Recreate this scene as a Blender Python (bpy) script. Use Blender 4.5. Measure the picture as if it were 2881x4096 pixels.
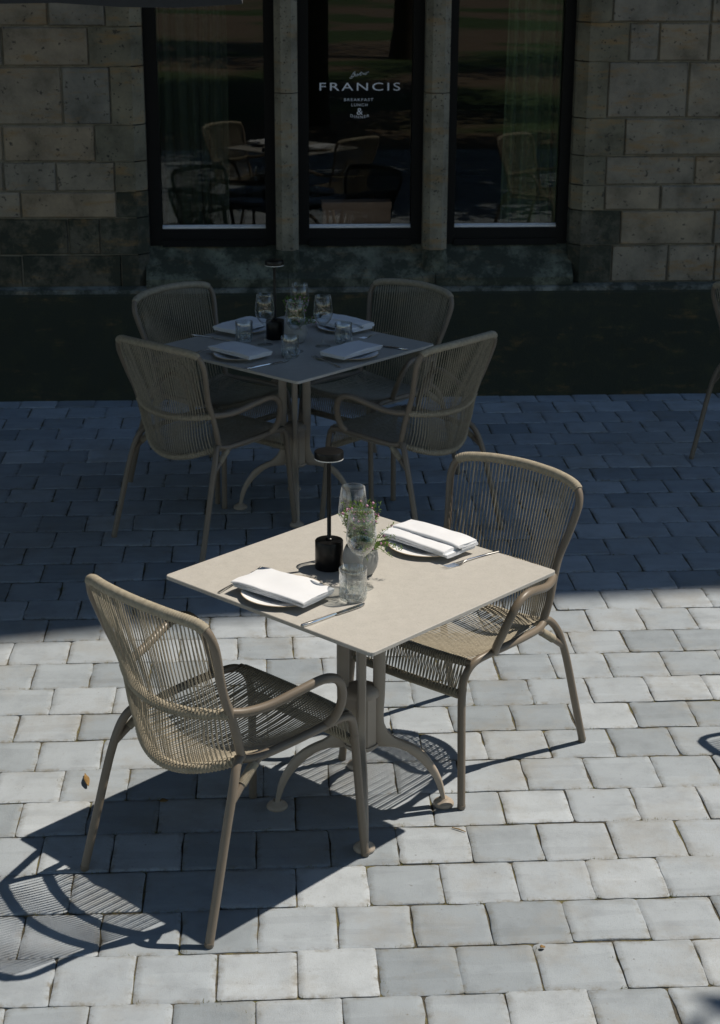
import bpy, bmesh, math, random
from math import sin, cos, pi, sqrt, radians, atan2
from mathutils import Vector, Matrix, noise

for o in list(bpy.data.objects):
    bpy.data.objects.remove(o, do_unlink=True)
scene = bpy.context.scene
COL = scene.collection
rnd = random.Random(7)

# ------------------------------------------------------------------ camera
CAM = Vector((0, 0, 2.4562))
F = Vector((0.0573993, 0.9416800, -0.3315783))
R = Vector((0.9982312, -0.0592851, 0.0044340))
U = Vector((0.0154822, 0.3312464, 0.9434173))
FPX = 6694.63 / 4096 * 1024          # focal length in render pixels
camd = bpy.data.cameras.new('camera')
cam = bpy.data.objects.new('camera', camd)
COL.objects.link(cam)
cam.matrix_world = Matrix(((R.x, U.x, -F.x, CAM.x), (R.y, U.y, -F.y, CAM.y), (R.z, U.z, -F.z, CAM.z), (0, 0, 0, 1)))
camd.sensor_fit = 'VERTICAL'
camd.sensor_height = 36
camd.lens = 6694.63 / 4096 * 36
camd.clip_start = 0.05
camd.clip_end = 600
camd.dof.use_dof = True
camd.dof.focus_distance = 5.0
camd.dof.aperture_fstop = 8.0
scene.camera = cam

# ------------------------------------------------------------------ light
SUN_EL, SUN_AZ = radians(58.4), radians(18.5)      # azimuth from +X towards +Y
sdir = Vector((cos(SUN_EL) * cos(SUN_AZ), cos(SUN_EL) * sin(SUN_AZ), sin(SUN_EL)))
world = bpy.data.worlds.new('World')
scene.world = world
world.use_nodes = True
nt = world.node_tree
nt.nodes.clear()
sky = nt.nodes.new('ShaderNodeTexSky')
sky.sky_type = 'NISHITA'
sky.sun_disc = False
sky.sun_elevation = SUN_EL
sky.sun_rotation = pi / 2 - SUN_AZ
sky.air_density = 1.0
sky.dust_density = 0.0
sky.ozone_density = 0.6
bg = nt.nodes.new('ShaderNodeBackground')
bg.inputs[1].default_value = 0.12
wo = nt.nodes.new('ShaderNodeOutputWorld')
nt.links.new(sky.outputs[0], bg.inputs[0])
nt.links.new(bg.outputs[0], wo.inputs[0])
sund = bpy.data.lights.new('sun', 'SUN')
sund.energy = 5.0
sund.angle = radians(0.5)
sund.color = (1.0, 0.91, 0.79)
suno = bpy.data.objects.new('sun', sund)
COL.objects.link(suno)
suno.rotation_euler = (-sdir).to_track_quat('-Z', 'Y').to_euler()
scene.view_settings.view_transform = 'Standard'
scene.view_settings.look = 'None'
scene.view_settings.exposure = 0.0
scene.view_settings.gamma = 1.0
scene.view_settings.use_curve_mapping = False
scene.render.engine = 'CYCLES'
scene.cycles.max_bounces = 12
scene.cycles.diffuse_bounces = 2
scene.cycles.transparent_max_bounces = 32

# ------------------------------------------------------------------ helpers
def tag(o, label=None, cat=None, group=None, kind=None):
    if label: o['label'] = label
    if cat: o['category'] = cat
    if group: o['group'] = group
    if kind: o['kind'] = kind
    return o

def empty(name, loc=(0, 0, 0), rz=0, parent=None):
    o = bpy.data.objects.new(name, None)
    COL.objects.link(o)
    o.location = loc
    o.rotation_euler = (0, 0, rz)
    o.empty_display_size = 0.1
    o.parent = parent
    return o

class MB:
    """collects vertices and faces, then links them as one mesh object"""
    def __init__(s):
        s.v = []; s.f = []
    def add(s, vs, fs):
        n = len(s.v)
        s.v += [tuple(p) for p in vs]
        s.f += [tuple(i + n for i in q) for q in fs]
        return s
    def box(s, x0, x1, y0, y1, z0, z1):
        return s.add([(x0, y0, z0), (x1, y0, z0), (x1, y1, z0), (x0, y1, z0), (x0, y0, z1), (x1, y0, z1), (x1, y1, z1), (x0, y1, z1)],
                     [(0, 3, 2, 1), (4, 5, 6, 7), (0, 1, 5, 4), (1, 2, 6, 5), (2, 3, 7, 6), (3, 0, 4, 7)])
    def prism(s, poly, z0, z1):
        n = len(poly)
        vs = [(x, y, z0) for x, y in poly] + [(x, y, z1) for x, y in poly]
        fs = [tuple(range(n))[::-1], tuple(range(n, 2 * n))] + [(i, (i + 1) % n, n + (i + 1) % n, n + i) for i in range(n)]
        return s.add(vs, fs)
    def tube(s, pts, r, sides=10, caps=True):
        """pts: list of Vectors; r: number or list"""
        pts = [Vector(p) for p in pts]
        n = len(pts)
        rr = r if isinstance(r, (list, tuple)) else [r] * n
        t0 = (pts[1] - pts[0]).normalized()
        ref = Vector((0, 0, 1)) if abs(t0.z) < 0.9 else Vector((1, 0, 0))
        u = t0.cross(ref).normalized()
        vs = []
        for i, p in enumerate(pts):
            if i == 0: t = pts[1] - pts[0]
            elif i == n - 1: t = pts[-1] - pts[-2]
            else: t = pts[i + 1] - pts[i - 1]
            t.normalize()
            u = (u - t * u.dot(t))
            if u.length < 1e-6: u = t.orthogonal()
            u.normalize()
            w = t.cross(u)
            for k in range(sides):
                a = 2 * pi * k / sides
                vs.append(p + (u * cos(a) + w * sin(a)) * rr[i])
        fs = []
        for i in range(n - 1):
            for k in range(sides):
                a = i * sides + k; b = i * sides + (k + 1) % sides
                fs.append((a, b, b + sides, a + sides))
        if caps:
            fs.append(tuple(range(sides))[::-1])
            fs.append(tuple(range((n - 1) * sides, n * sides)))
        return s.add(vs, fs)
    def lathe(s, prof, cx=0, cy=0, sides=32, rfun=None):
        """prof: list of (r, z), open profile"""
        vs = []; fs = []
        n = len(prof)
        for i, (r, z) in enumerate(prof):
            for k in range(sides):
                a = 2 * pi * k / sides
                q = r * (rfun(a, z) if rfun else 1)
                vs.append((cx + q * cos(a), cy + q * sin(a), z))
        for i in range(n - 1):
            for k in range(sides):
                a = i * sides + k; b = i * sides + (k + 1) % sides
                fs.append((a, b, b + sides, a + sides))
        return s.add(vs, fs)
    def build(s, name, mat, parent=None, smooth=False, loc=None, rz=0):
        me = bpy.data.meshes.new(name)
        me.from_pydata(s.v, [], s.f)
        bm = bmesh.new(); bm.from_mesh(me)
        bmesh.ops.recalc_face_normals(bm, faces=bm.faces)
        bm.to_mesh(me); bm.free()
        if smooth:
            me.polygons.foreach_set('use_smooth', [True] * len(me.polygons))
            if smooth != 'all':
                me.set_sharp_from_angle(angle=radians(40))
        me.materials.append(mat)
        o = bpy.data.objects.new(name, me)
        COL.objects.link(o)
        o.parent = parent
        if loc is not None: o.location = loc
        o.rotation_euler = (0, 0, rz)
        return o

def crom(pts, n=8):
    """Catmull-Rom through points, n steps per span"""
    P = [Vector(p) for p in pts]
    P = [P[0] * 2 - P[1]] + P + [P[-1] * 2 - P[-2]]
    out = []
    for i in range(1, len(P) - 2):
        for k in range(n):
            t = k / n
            a, b, c, d = P[i - 1], P[i], P[i + 1], P[i + 2]
            out.append(0.5 * ((2 * b) + (c - a) * t + (2 * a - 5 * b + 4 * c - d) * t * t + (3 * b - a - 3 * c + d) * t ** 3))
    out.append(P[-2])
    return out

def resample(pts, n):
    L = [0]
    for a, b in zip(pts[:-1], pts[1:]): L.append(L[-1] + (b - a).length)
    out = []; j = 0
    for i in range(n):
        s = L[-1] * i / (n - 1)
        while j < len(L) - 2 and L[j + 1] < s: j += 1
        t = (s - L[j]) / max(1e-9, L[j + 1] - L[j])
        out.append(pts[j].lerp(pts[j + 1], min(1, t)))
    return out

def mirx(pts): return [Vector((-p[0], p[1], p[2])) for p in pts]

def copy_tree(o, parent=None):
    c = o.copy()
    COL.objects.link(c)
    c.parent = parent
    for ch in o.children: copy_tree(ch, c)
    return c

# ------------------------------------------------------------------ materials
def new_mat(name):
    m = bpy.data.materials.new(name)
    m.use_nodes = True
    n = m.node_tree
    b = n.nodes['Principled BSDF']
    return m, n, b

def N(n, t, **kw):
    q = n.nodes.new('ShaderNode' + t)
    for k, v in kw.items():
        if k in q.inputs: q.inputs[k].default_value = v
        else: setattr(q, k, v)
    return q

def ramp(n, src, stops):
    r = n.nodes.new('ShaderNodeValToRGB')
    e = r.color_ramp.elements
    while len(e) < len(stops): e.new(0.5)
    for q, (p, c) in zip(e, stops):
        q.position = p
        q.color = (c[0], c[1], c[2], 1) if isinstance(c, (tuple, list)) else (c, c, c, 1)
    n.links.new(src, r.inputs[0])
    return r.outputs[0]

def mixc(n, a, b, fac, mode='MIX'):
    m = n.nodes.new('ShaderNodeMix')
    m.data_type = 'RGBA'; m.blend_type = mode
    for sock, val in ((m.inputs[6], a), (m.inputs[7], b), (m.inputs[0], fac)):
        if hasattr(val, 'links'): n.links.new(val, sock)
        else: sock.default_value = val if not isinstance(val, tuple) else (val[0], val[1], val[2], 1)
    return m.outputs[2]

def bump(n, b, h, strength=0.3, dist=0.002):
    q = N(n, 'Bump')
    q.inputs['Strength'].default_value = strength
    q.inputs['Distance'].default_value = dist
    n.links.new(h, q.inputs['Height'])
    n.links.new(q.outputs[0], b.inputs['Normal'])

def coords(n, kind='Object'):
    return N(n, 'TexCoord').outputs[kind]

def noise_tex(n, vec, scale, detail=6, rough=0.6):
    q = N(n, 'TexNoise', Scale=scale, Detail=detail, Roughness=rough)
    n.links.new(vec, q.inputs['Vector'])
    return q.outputs['Fac']

def world_pos(n):
    return N(n, 'NewGeometry').outputs['Position']

def m_simple(name, col, rough=0.5, metal=0.0, var=0.08, scale=40, bstr=0.0, bscale=200, spec=0.5):
    m, n, b = new_mat(name)
    v = coords(n)
    f = noise_tex(n, v, scale, 5)
    c = ramp(n, f, [(0.3, tuple(x * (1 - var) for x in col)), (0.7, tuple(min(1, x * (1 + var)) for x in col))])
    n.links.new(c, b.inputs['Base Color'])
    b.inputs['Roughness'].default_value = rough
    b.inputs['Metallic'].default_value = metal
    b.inputs['Specular IOR Level'].default_value = spec
    if bstr: bump(n, b, noise_tex(n, v, bscale, 3), bstr, 0.001)
    return m

def m_paver():
    m, n, b = new_mat('paver_concrete')
    p = world_pos(n)
    oi = N(n, 'ObjectInfo').outputs['Random']
    isl = N(n, 'NewGeometry').outputs['Random Per Island']
    add = N(n, 'Math', operation='ADD'); n.links.new(oi, add.inputs[0]); n.links.new(isl, add.inputs[1])
    fr = N(n, 'Math', operation='FRACT'); n.links.new(add.outputs[0], fr.inputs[0])
    base = ramp(n, fr.outputs[0], [(0.0, (0.215, 0.248, 0.275)), (0.3, (0.285, 0.322, 0.354)), (0.75, (0.32, 0.357, 0.39)), (1.0, (0.385, 0.422, 0.452))])
    # cloudy tone
    f1 = noise_tex(n, p, 9, 5, 0.6)
    c = mixc(n, base, ramp(n, f1, [(0.28, 0.80), (0.5, 1.0), (0.75, 1.10)]), 0.9, 'MULTIPLY')
    # smears and bands left by casting: a noise squeezed along one axis, shifted per paver
    off = N(n, 'CombineXYZ')
    mul = N(n, 'Math', operation='MULTIPLY'); n.links.new(fr.outputs[0], mul.inputs[0]); mul.inputs[1].default_value = 37.0
    n.links.new(mul.outputs[0], off.inputs[0]); n.links.new(mul.outputs[0], off.inputs[1])
    va = N(n, 'VectorMath', operation='ADD'); n.links.new(p, va.inputs[0]); n.links.new(off.outputs[0], va.inputs[1])
    mp = N(n, 'Mapping'); mp.inputs['Scale'].default_value = (1.2, 11.0, 1.0); n.links.new(va.outputs[0], mp.inputs[0])
    f2 = noise_tex(n, mp.outputs[0], 1.0, 2, 0.4)
    c = mixc(n, c, ramp(n, f2, [(0.36, 0.91), (0.375, 1.0), (0.60, 1.0), (0.615, 1.09)]), 0.8, 'MULTIPLY')
    # sandy specks, pits and light dust
    f3 = noise_tex(n, p, 420, 2, 0.5)
    c = mixc(n, c, ramp(n, f3, [(0.28, 0.78), (0.42, 1.0), (0.64, 1.0), (0.78, 1.14)]), 0.8, 'MULTIPLY')
    f4 = noise_tex(n, p, 60, 6, 0.7)
    c = mixc(n, c, (0.17, 0.155, 0.135), ramp(n, f4, [(0.60, 0.0), (0.76, 0.55)]))
    vo = N(n, 'TexVoronoi', Scale=34.0); n.links.new(p, vo.inputs['Vector'])
    gate = ramp(n, noise_tex(n, p, 21, 3), [(0.56, 0.0), (0.66, 1.0)])
    pm = N(n, 'Math', operation='MULTIPLY'); n.links.new(gate, pm.inputs[0]); n.links.new(ramp(n, vo.outputs['Distance'], [(0.06, 0.8), (0.15, 0.0)]), pm.inputs[1])
    c = mixc(n, c, (0.12, 0.11, 0.095), pm.outputs[0])
    fb = noise_tex(n, p, 3.1, 6, 0.7)
    c = mixc(n, c, (0.25, 0.235, 0.20), ramp(n, fb, [(0.50, 0.0), (0.68, 0.45)]))
    # dirt from the joints creeping over the worn rims
    at = N(n, 'Attribute', attribute_name='rim')
    fj = noise_tex(n, p, 26, 6, 0.75)
    mm = N(n, 'Math', operation='MULTIPLY'); n.links.new(at.outputs['Fac'], mm.inputs[0]); n.links.new(ramp(n, fj, [(0.48, 0.0), (0.62, 0.7)]), mm.inputs[1])
    c = mixc(n, c, (0.15, 0.13, 0.085), mm.outputs[0])
    n.links.new(c, b.inputs['Base Color'])
    b.inputs['Roughness'].default_value = 0.66
    h = N(n, 'Math', operation='ADD'); n.links.new(f3, h.inputs[0]); n.links.new(f4, h.inputs[1])
    bump(n, b, h.outputs[0], 0.5, 0.0020)
    return m

def m_joint():
    m, n, b = new_mat('joint_sand_and_moss')
    p = world_pos(n)
    f = noise_tex(n, p, 14, 5, 0.7)
    c = ramp(n, f, [(0.35, (0.035, 0.032, 0.026)), (0.5, (0.085, 0.075, 0.052)), (0.58, (0.14, 0.12, 0.055)), (0.7, (0.08, 0.085, 0.025))])
    n.links.new(c, b.inputs['Base Color'])
    b.inputs['Roughness'].default_value = 1.0
    bump(n, b, noise_tex(n, p, 300, 4), 0.8, 0.004)
    return m

def m_stone(name, cols, pits, dark=0.0, moss=0.0):
    m, n, b = new_mat(name)
    p = world_pos(n)
    oi = N(n, 'ObjectInfo').outputs['Random']
    k = len(cols)
    base = ramp(n, oi, [(i / (k - 1), cc) for i, cc in enumerate(cols)])
    f1 = noise_tex(n, p, 5.5, 6, 0.65)
    c = mixc(n, base, ramp(n, f1, [(0.3, (0.50, 0.50, 0.46)), (0.5, (0.95, 0.95, 0.92)), (0.7, (1.3, 1.28, 1.2))]), 0.95, 'MULTIPLY')
    # ochre bedding veins
    mp = N(n, 'Mapping'); mp.inputs['Scale'].default_value = (1.2, 1.0, 5.0); mp.inputs['Rotation'].default_value = (0, 0.25, 0)
    n.links.new(p, mp.inputs[0])
    f2 = noise_tex(n, mp.outputs[0], 3.2, 5, 0.7)
    c = mixc(n, c, (0.30, 0.175, 0.06), ramp(n, f2, [(0.53, 0.0), (0.68, 0.6)]))
    # iron and soot spots
    f3 = noise_tex(n, p, 38, 4, 0.6)
    c = mixc(n, c, (0.035, 0.032, 0.028), ramp(n, f3, [(0.62, 0.0), (0.68, 0.8)]))
    if pits:
        vo = N(n, 'TexVoronoi', Scale=42.0); n.links.new(p, vo.inputs['Vector'])
        pf = ramp(n, vo.outputs['Distance'], [(0.10, 1.0), (0.22, 0.0)])
        sel = ramp(n, noise_tex(n, p, 17, 3), [(0.45, 0.0), (0.55, 1.0)])
        mm = N(n, 'Math', operation='MULTIPLY'); n.links.new(pf, mm.inputs[0]); n.links.new(sel, mm.inputs[1])
        c = mixc(n, c, (0.03, 0.028, 0.022), mm.outputs[0])
    if moss:
        f5 = noise_tex(n, p, 7, 6, 0.7)
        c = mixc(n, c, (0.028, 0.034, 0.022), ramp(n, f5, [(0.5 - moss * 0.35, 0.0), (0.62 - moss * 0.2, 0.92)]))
    n.links.new(c, b.inputs['Base Color'])
    b.inputs['Roughness'].default_value = 0.9
    f6 = noise_tex(n, p, 90, 6, 0.7)
    h = N(n, 'Math', operation='ADD'); n.links.new(f6, h.inputs[0]); n.links.new(f1, h.inputs[1])
    bump(n, b, h.outputs[0], 0.5, 0.006)
    return m

def m_speckle(name, col):
    m, n, b = new_mat(name)
    v = coords(n)
    f = noise_tex(n, v, 260, 3, 0.6)
    c = ramp(n, f, [(0.28, tuple(x * 0.80 for x in col)), (0.45, col), (0.60, col), (0.75, tuple(min(1, x * 1.14) for x in col))])
    f2 = noise_tex(n, v, 30, 4)
    c = mixc(n, c, ramp(n, f2, [(0.3, 0.95), (0.7, 1.04)]), 1.0, 'MULTIPLY')
    n.links.new(c, b.inputs['Base Color'])
    b.inputs['Roughness'].default_value = 0.48
    b.inputs['Specular IOR Level'].default_value = 0.35
    bump(n, b, f, 0.12, 0.0006)
    return m

def m_glass(name, ior=1.5, rough=0.0, tint=(1, 1, 1), gain=1.0, edge=0.0):
    """thin clear glass: passes light straight on, mirrors by Fresnel"""
    m = bpy.data.materials.new(name); m.use_nodes = True
    n = m.node_tree; n.nodes.clear()
    out = N(n, 'OutputMaterial')
    tr = N(n, 'BsdfTransparent'); tr.inputs[0].default_value = (*tint, 1)
    gl = N(n, 'BsdfGlossy'); gl.inputs['Roughness'].default_value = rough
    fr = N(n, 'Fresnel')
    bf = N(n, 'NewGeometry').outputs['Backfacing']
    mr = N(n, 'MapRange'); mr.inputs[3].default_value = ior; mr.inputs[4].default_value = 1.0 / ior
    n.links.new(bf, mr.inputs[0]); n.links.new(mr.outputs[0], fr.inputs['IOR'])
    mu = N(n, 'Math', operation='MULTIPLY'); mu.inputs[1].default_value = gain; mu.use_clamp = True
    n.links.new(fr.outputs[0], mu.inputs[0])
    mx = N(n, 'MixShader')
    n.links.new(mu.outputs[0], mx.inputs[0]); n.links.new(tr.outputs[0], mx.inputs[1]); n.links.new(gl.outputs[0], mx.inputs[2])
    if edge:  # pale translucent rim painted in for light gathered at glass edges
        lw = N(n, 'LayerWeight', Blend=0.5)
        pw = N(n, 'Math', operation='POWER'); pw.inputs[1].default_value = 5.0; n.links.new(lw.outputs['Facing'], pw.inputs[0])
        em = N(n, 'Math', operation='MULTIPLY'); em.inputs[1].default_value = edge; n.links.new(pw.outputs[0], em.inputs[0])
        df = N(n, 'BsdfTranslucent'); df.inputs[0].default_value = (.9, .93, .93, 1)
        m2 = N(n, 'MixShader'); n.links.new(em.outputs[0], m2.inputs[0]); n.links.new(mx.outputs[0], m2.inputs[1]); n.links.new(df.outputs[0], m2.inputs[2])
        mx = m2
    n.links.new(mx.outputs[0], out.inputs[0])
    return m

def m_leaf(name, c0, c1, trans=0.35):
    m, n, b = new_mat(name)
    p = world_pos(n)
    isl = N(n, 'NewGeometry').outputs['Random Per Island']
    c = ramp(n, isl, [(0.0, c0), (1.0, c1)])
    n.links.new(c, b.inputs['Base Color'])
    b.inputs['Roughness'].default_value = 0.55
    tl = N(n, 'BsdfTranslucent'); n.links.new(c, tl.inputs[0])
    mx = N(n, 'MixShader', Fac=trans)
    n.links.new(b.outputs[0], mx.inputs[1]); n.links.new(tl.outputs[0], mx.inputs[2])
    n.links.new(mx.outputs[0], n.nodes['Material Output'].inputs[0])
    return m

def m_cloth(name, col, scale=700):
    m, n, b = new_mat(name)
    v = coords(n)
    f = noise_tex(n, v, 18, 4, 0.6)
    c = ramp(n, f, [(0.3, tuple(x * 0.97 for x in col)), (0.7, col)])
    n.links.new(c, b.inputs['Base Color'])
    b.inputs['Roughness'].default_value = 0.85
    b.inputs['Sheen Weight'].default_value = 0.15
    w = N(n, 'TexWave', Scale=scale / 6.0, Distortion=0.3); n.links.new(v, w.inputs['Vector'])
    h = N(n, 'Math', operation='ADD'); n.links.new(w.outputs['Fac'], h.inputs[0]); n.links.new(f, h.inputs[1])
    bump(n, b, h.outputs[0], 0.15, 0.0012)
    return m

def m_lawn():
    m, n, b = new_mat('lawn_and_earth')
    p = world_pos(n)
    f = noise_tex(n, p, 0.22, 3, 0.5)
    g = noise_tex(n, p, 18, 5, 0.7)
    grass = ramp(n, g, [(0.3, (0.03, 0.055, 0.012)), (0.7, (0.075, 0.12, 0.03))])
    earth = ramp(n, g, [(0.3, (0.11, 0.075, 0.045)), (0.7, (0.22, 0.16, 0.10))])
    c = mixc(n, grass, earth, ramp(n, f, [(0.44, 0.0), (0.52, 1.0)]))
    n.links.new(c, b.inputs['Base Color'])
    b.inputs['Roughness'].default_value = 0.95
    bump(n, b, g, 0.6, 0.03)
    return m

M = {}
M['paver'] = m_paver()
M['joint'] = m_joint()
M['stone'] = m_stone('sandstone', [(0.235, 0.212, 0.172), (0.295, 0.25, 0.19), (0.21, 0.20, 0.175), (0.31, 0.245, 0.17), (0.25, 0.225, 0.18)], False)
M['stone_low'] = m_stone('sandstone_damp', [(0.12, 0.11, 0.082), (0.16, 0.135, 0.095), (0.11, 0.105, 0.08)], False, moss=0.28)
M['quoin'] = m_stone('pitted_freestone', [(0.20, 0.18, 0.13), (0.165, 0.155, 0.115), (0.22, 0.195, 0.14)], True)
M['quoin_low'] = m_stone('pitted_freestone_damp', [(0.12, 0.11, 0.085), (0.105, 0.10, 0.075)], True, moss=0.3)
M['mullion'] = m_stone('mullion_freestone', [(0.25, 0.23, 0.18), (0.235, 0.218, 0.172)], True)
M['sill'] = m_stone('sill_stone', [(0.17, 0.18, 0.14), (0.15, 0.165, 0.125)], True, moss=0.35)
M['plinth'] = m_stone('plinth_render', [(0.048, 0.050, 0.024), (0.044, 0.047, 0.024)], False, moss=0.5)
M['ledge'] = m_stone('ledge_highlight_stone', [(0.20, 0.205, 0.18), (0.17, 0.18, 0.16)], False, moss=0.25)
M['mortar'] = m_simple('lime_mortar', (0.22, 0.205, 0.16), 0.95, var=0.3, scale=20, bstr=0.6, bscale=120)
M['frame_black'] = m_simple('black_window_paint', (0.005, 0.0055, 0.006), 0.55, spec=0.2)
M['bead'] = m_simple('pale_window_bead', (0.80, 0.81, 0.83), 0.4)
M['pane'] = m_glass('window_glass', 1.5, 0.004, (0.86, 0.9, 0.88), 1.05)
M['clear'] = m_glass('drinking_glass', 1.45, 0.0, (0.975, 0.985, 0.985), 2.0, 0.38)
M['crystal'] = m_glass('cut_glass', 1.5, 0.02, (0.95, 0.97, 0.975), 3.0, 0.28)
M['letter'] = m_simple('white_vinyl', (0.75, 0.78, 0.85), 0.5, var=0.02)
M['frame'] = m_simple('taupe_powder_coat', (0.178, 0.146, 0.110), 0.42, var=0.05, scale=8, bstr=0.05, bscale=900, spec=0.45)
M['rope'] = m_simple('beige_cord', (0.315, 0.280, 0.212), 0.75, var=0.2, scale=70, bstr=0.3, bscale=1200, spec=0.3)
M['tableleg'] = m_simple('sand_powder_coat', (0.36, 0.305, 0.245), 0.45, var=0.04, scale=8, spec=0.4)
M['tabletop'] = m_speckle('speckled_beige_tabletop', (0.44, 0.425, 0.39))
M['bounce_blocker'] = m_simple('dark_bounce_absorber', (0.03, 0.026, 0.022), 0.6)  # near-black so the added sheet returns little light
M['napkin'] = m_cloth('white_linen', (0.70, 0.72, 0.75))
M['plate'] = m_simple('white_glaze', (0.86, 0.87, 0.88), 0.18, var=0.02)
M['plate_rim'] = m_simple('tan_unglazed_rim', (0.50, 0.40, 0.27), 0.5)
M['steel'] = m_simple('brushed_steel', (0.62, 0.61, 0.59), 0.22, metal=1.0, var=0.05)
M['lamp'] = m_simple('black_lamp_paint', (0.006, 0.006, 0.0065), 0.33, spec=0.3)
M['diffuser'] = m_simple('lamp_diffuser', (0.75, 0.75, 0.73), 0.4)
M['pot'] = m_simple('grey_concrete_pot', (0.33, 0.33, 0.32), 0.8, var=0.15, scale=25, bstr=0.3, bscale=150)
M['soil'] = m_simple('potting_soil', (0.03, 0.022, 0.015), 0.95, var=0.4, bstr=0.6, bscale=120)
M['herb'] = m_leaf('heath_leaf', (0.075, 0.16, 0.02), (0.22, 0.33, 0.07), 0.45)
M['bloom'] = m_leaf('pink_bloom', (0.50, 0.20, 0.36), (0.70, 0.42, 0.56), 0.3)
M['leaf'] = m_leaf('tree_leaf', (0.030, 0.060, 0.014), (0.075, 0.12, 0.030), 0.35)
M['bark'] = m_simple('bark', (0.07, 0.052, 0.036), 0.95, var=0.4, scale=12, bstr=0.8, bscale=18)
M['lawn'] = m_lawn()
M['curtain'] = m_cloth('sage_curtain', (0.09, 0.12, 0.06), 200)
M['curtain_dark'] = m_cloth('olive_curtain', (0.045, 0.05, 0.03), 200)
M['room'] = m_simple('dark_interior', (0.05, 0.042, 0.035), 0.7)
M['roof'] = m_simple('roof_slate', (0.07, 0.072, 0.08), 0.7, var=0.25, scale=3)
M['canvas'] = m_simple('charcoal_canvas', (0.04, 0.042, 0.046), 0.85, bstr=0.2, bscale=600)
M['dry'] = m_simple('dry_leaf', (0.22, 0.13, 0.04), 0.8, var=0.4, scale=60)
M['straw'] = m_simple('straw', (0.35, 0.24, 0.12), 0.8, var=0.2)
M['moss'] = m_leaf('moss', (0.10, 0.11, 0.015), (0.24, 0.21, 0.05), 0.3)
M['box'] = m_simple('salmon_box', (0.36, 0.19, 0.14), 0.7)

# ------------------------------------------------------------------ ground
lawn = MB().add([(-250, -250, -0.06), (250, -250, -0.06), (250, 250, -0.06), (-250, 250, -0.06)], [(0, 1, 2, 3)]).build('lawn', M['lawn'])
tag(lawn, kind='structure')
YWALL = 8.93
pavement = MB().box(-9, 13, -1.5, YWALL + 0.1, -0.055, -0.0055).build('pavement', M['joint'])
tag(pavement, kind='structure')

ROWY = [8.951, 8.738, 8.534, 8.335, 8.148, 7.956, 7.76, 7.558, 7.368, 7.184, 6.985, 6.783, 6.595, 6.401, 6.207, 6.013, 5.822, 5.617, 5.425, 5.218, 5.021, 4.832, 4.635, 4.435, 4.239, 4.035, 3.834, 3.637, 3.436]
PHASE = [.101, .174, .074, .164, .054, .154, .052, .150, .056, .144, .039, .125, .022, .117, .009, .101, .201, .097, .198, .089, .201, .087, .186, .081, .166, .068, .169, .068, .167]
while ROWY[-1] > -1.2:
    ROWY.append(ROWY[-1] - 0.2)
    PHASE.append(.068 if PHASE[-1] > .12 else .167)

def project(p):
    d = Vector(p) - CAM
    z = d.dot(F)
    return 360 + FPX * d.dot(R) / z, 512 - FPX * d.dot(U) / z, z

def paver_shape(w, d, mb, rim, cx=0, cy=0, dz=0.0):
    """one tumbled paver: worn outline with cut corners, rounded arris, sunk skirt"""
    hw, hd = w / 2 - rnd.uniform(-0.0003, 0.0022), d / 2 - rnd.uniform(-0.0003, 0.0022)
    o = []
    j = lambda k=0.0018: rnd.gauss(0, k)
    cut = [(rnd.choice((.004, .006, .009, .012, .016, .024)) * rnd.uniform(.7, 1.2), rnd.choice((.004, .006, .009, .012, .018)) * rnd.uniform(.7, 1.2)) for _ in range(4)]
    for q, (sx, sy) in enumerate(((1, 1), (-1, 1), (-1, -1), (1, -1))):
        cx_, cy_ = cut[q]
        a = (sx * hw + j(.0008), sy * (hd - cy_)); c = (sx * (hw - cx_), sy * hd + j(.0008))
        m_ = (sx * (hw - cx_ * .3), sy * (hd - cy_ * .3))
        o += [a, m_, c] if sx * sy > 0 else [c, m_, a]
        for u in (.33, .67):        # two worn points on the following side
            if q == 0: o.append(((.75 - 1.5 * u) * hw, hd + j() - .0006))
            elif q == 1: o.append((-hw + j() + .0006, (.75 - 1.5 * u) * hd))
            elif q == 2: o.append(((-.75 + 1.5 * u) * hw, -hd + j() + .0006))
            else: o.append((hw + j() - .0006, (-.75 + 1.5 * u) * hd))
    rot = rnd.gauss(0, .006)
    o = [(x - y * rot, y + x * rot) for x, y in o]
    n = len(o)
    tx, ty = max(-.006, min(.006, rnd.gauss(0, 0.004))), max(-.006, min(.006, rnd.gauss(0, 0.004)))
    dz = max(-.0008, min(.002, dz))
    vs = []
    ins = 0.0035
    def sh(p, k):
        l = sqrt(p[0] ** 2 + p[1] ** 2)
        return (p[0] * (1 - k / max(hw, 1e-6)), p[1] * (1 - k / max(hd, 1e-6)))
    for p in o:
        x, y = sh(p, 0.020); vs.append((cx + x, cy + y, dz + x * tx + y * ty))
    for p in o:
        x, y = sh(p, ins * rnd.uniform(.5, 1.8)); vs.append((cx + x, cy + y, dz - .0004 + x * tx + y * ty))
    for p in o:
        vs.append((cx + p[0], cy + p[1], dz - 0.0030 + p[0] * tx + p[1] * ty))
    for p in o:
        vs.append((cx + p[0], cy + p[1], -0.04))
    fs = [tuple(range(n))]
    for r in range(3):
        for i in range(n):
            a, b2 = r * n + i, r * n + (i + 1) % n
            fs.append((a, a + n, b2 + n, b2))
    mb.add(vs, fs)
    rim += [0.0] * n + [0.75] * n + [1.0] * (2 * n)

def finish_pavers(mb, rim, name, parent, loc=None):
    o = mb.build(name, M['paver'], parent, loc=loc, smooth=True)
    at = o.data.attributes.new('rim', 'FLOAT', 'POINT')
    at.data.foreach_set('value', rim)
    return o

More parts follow.
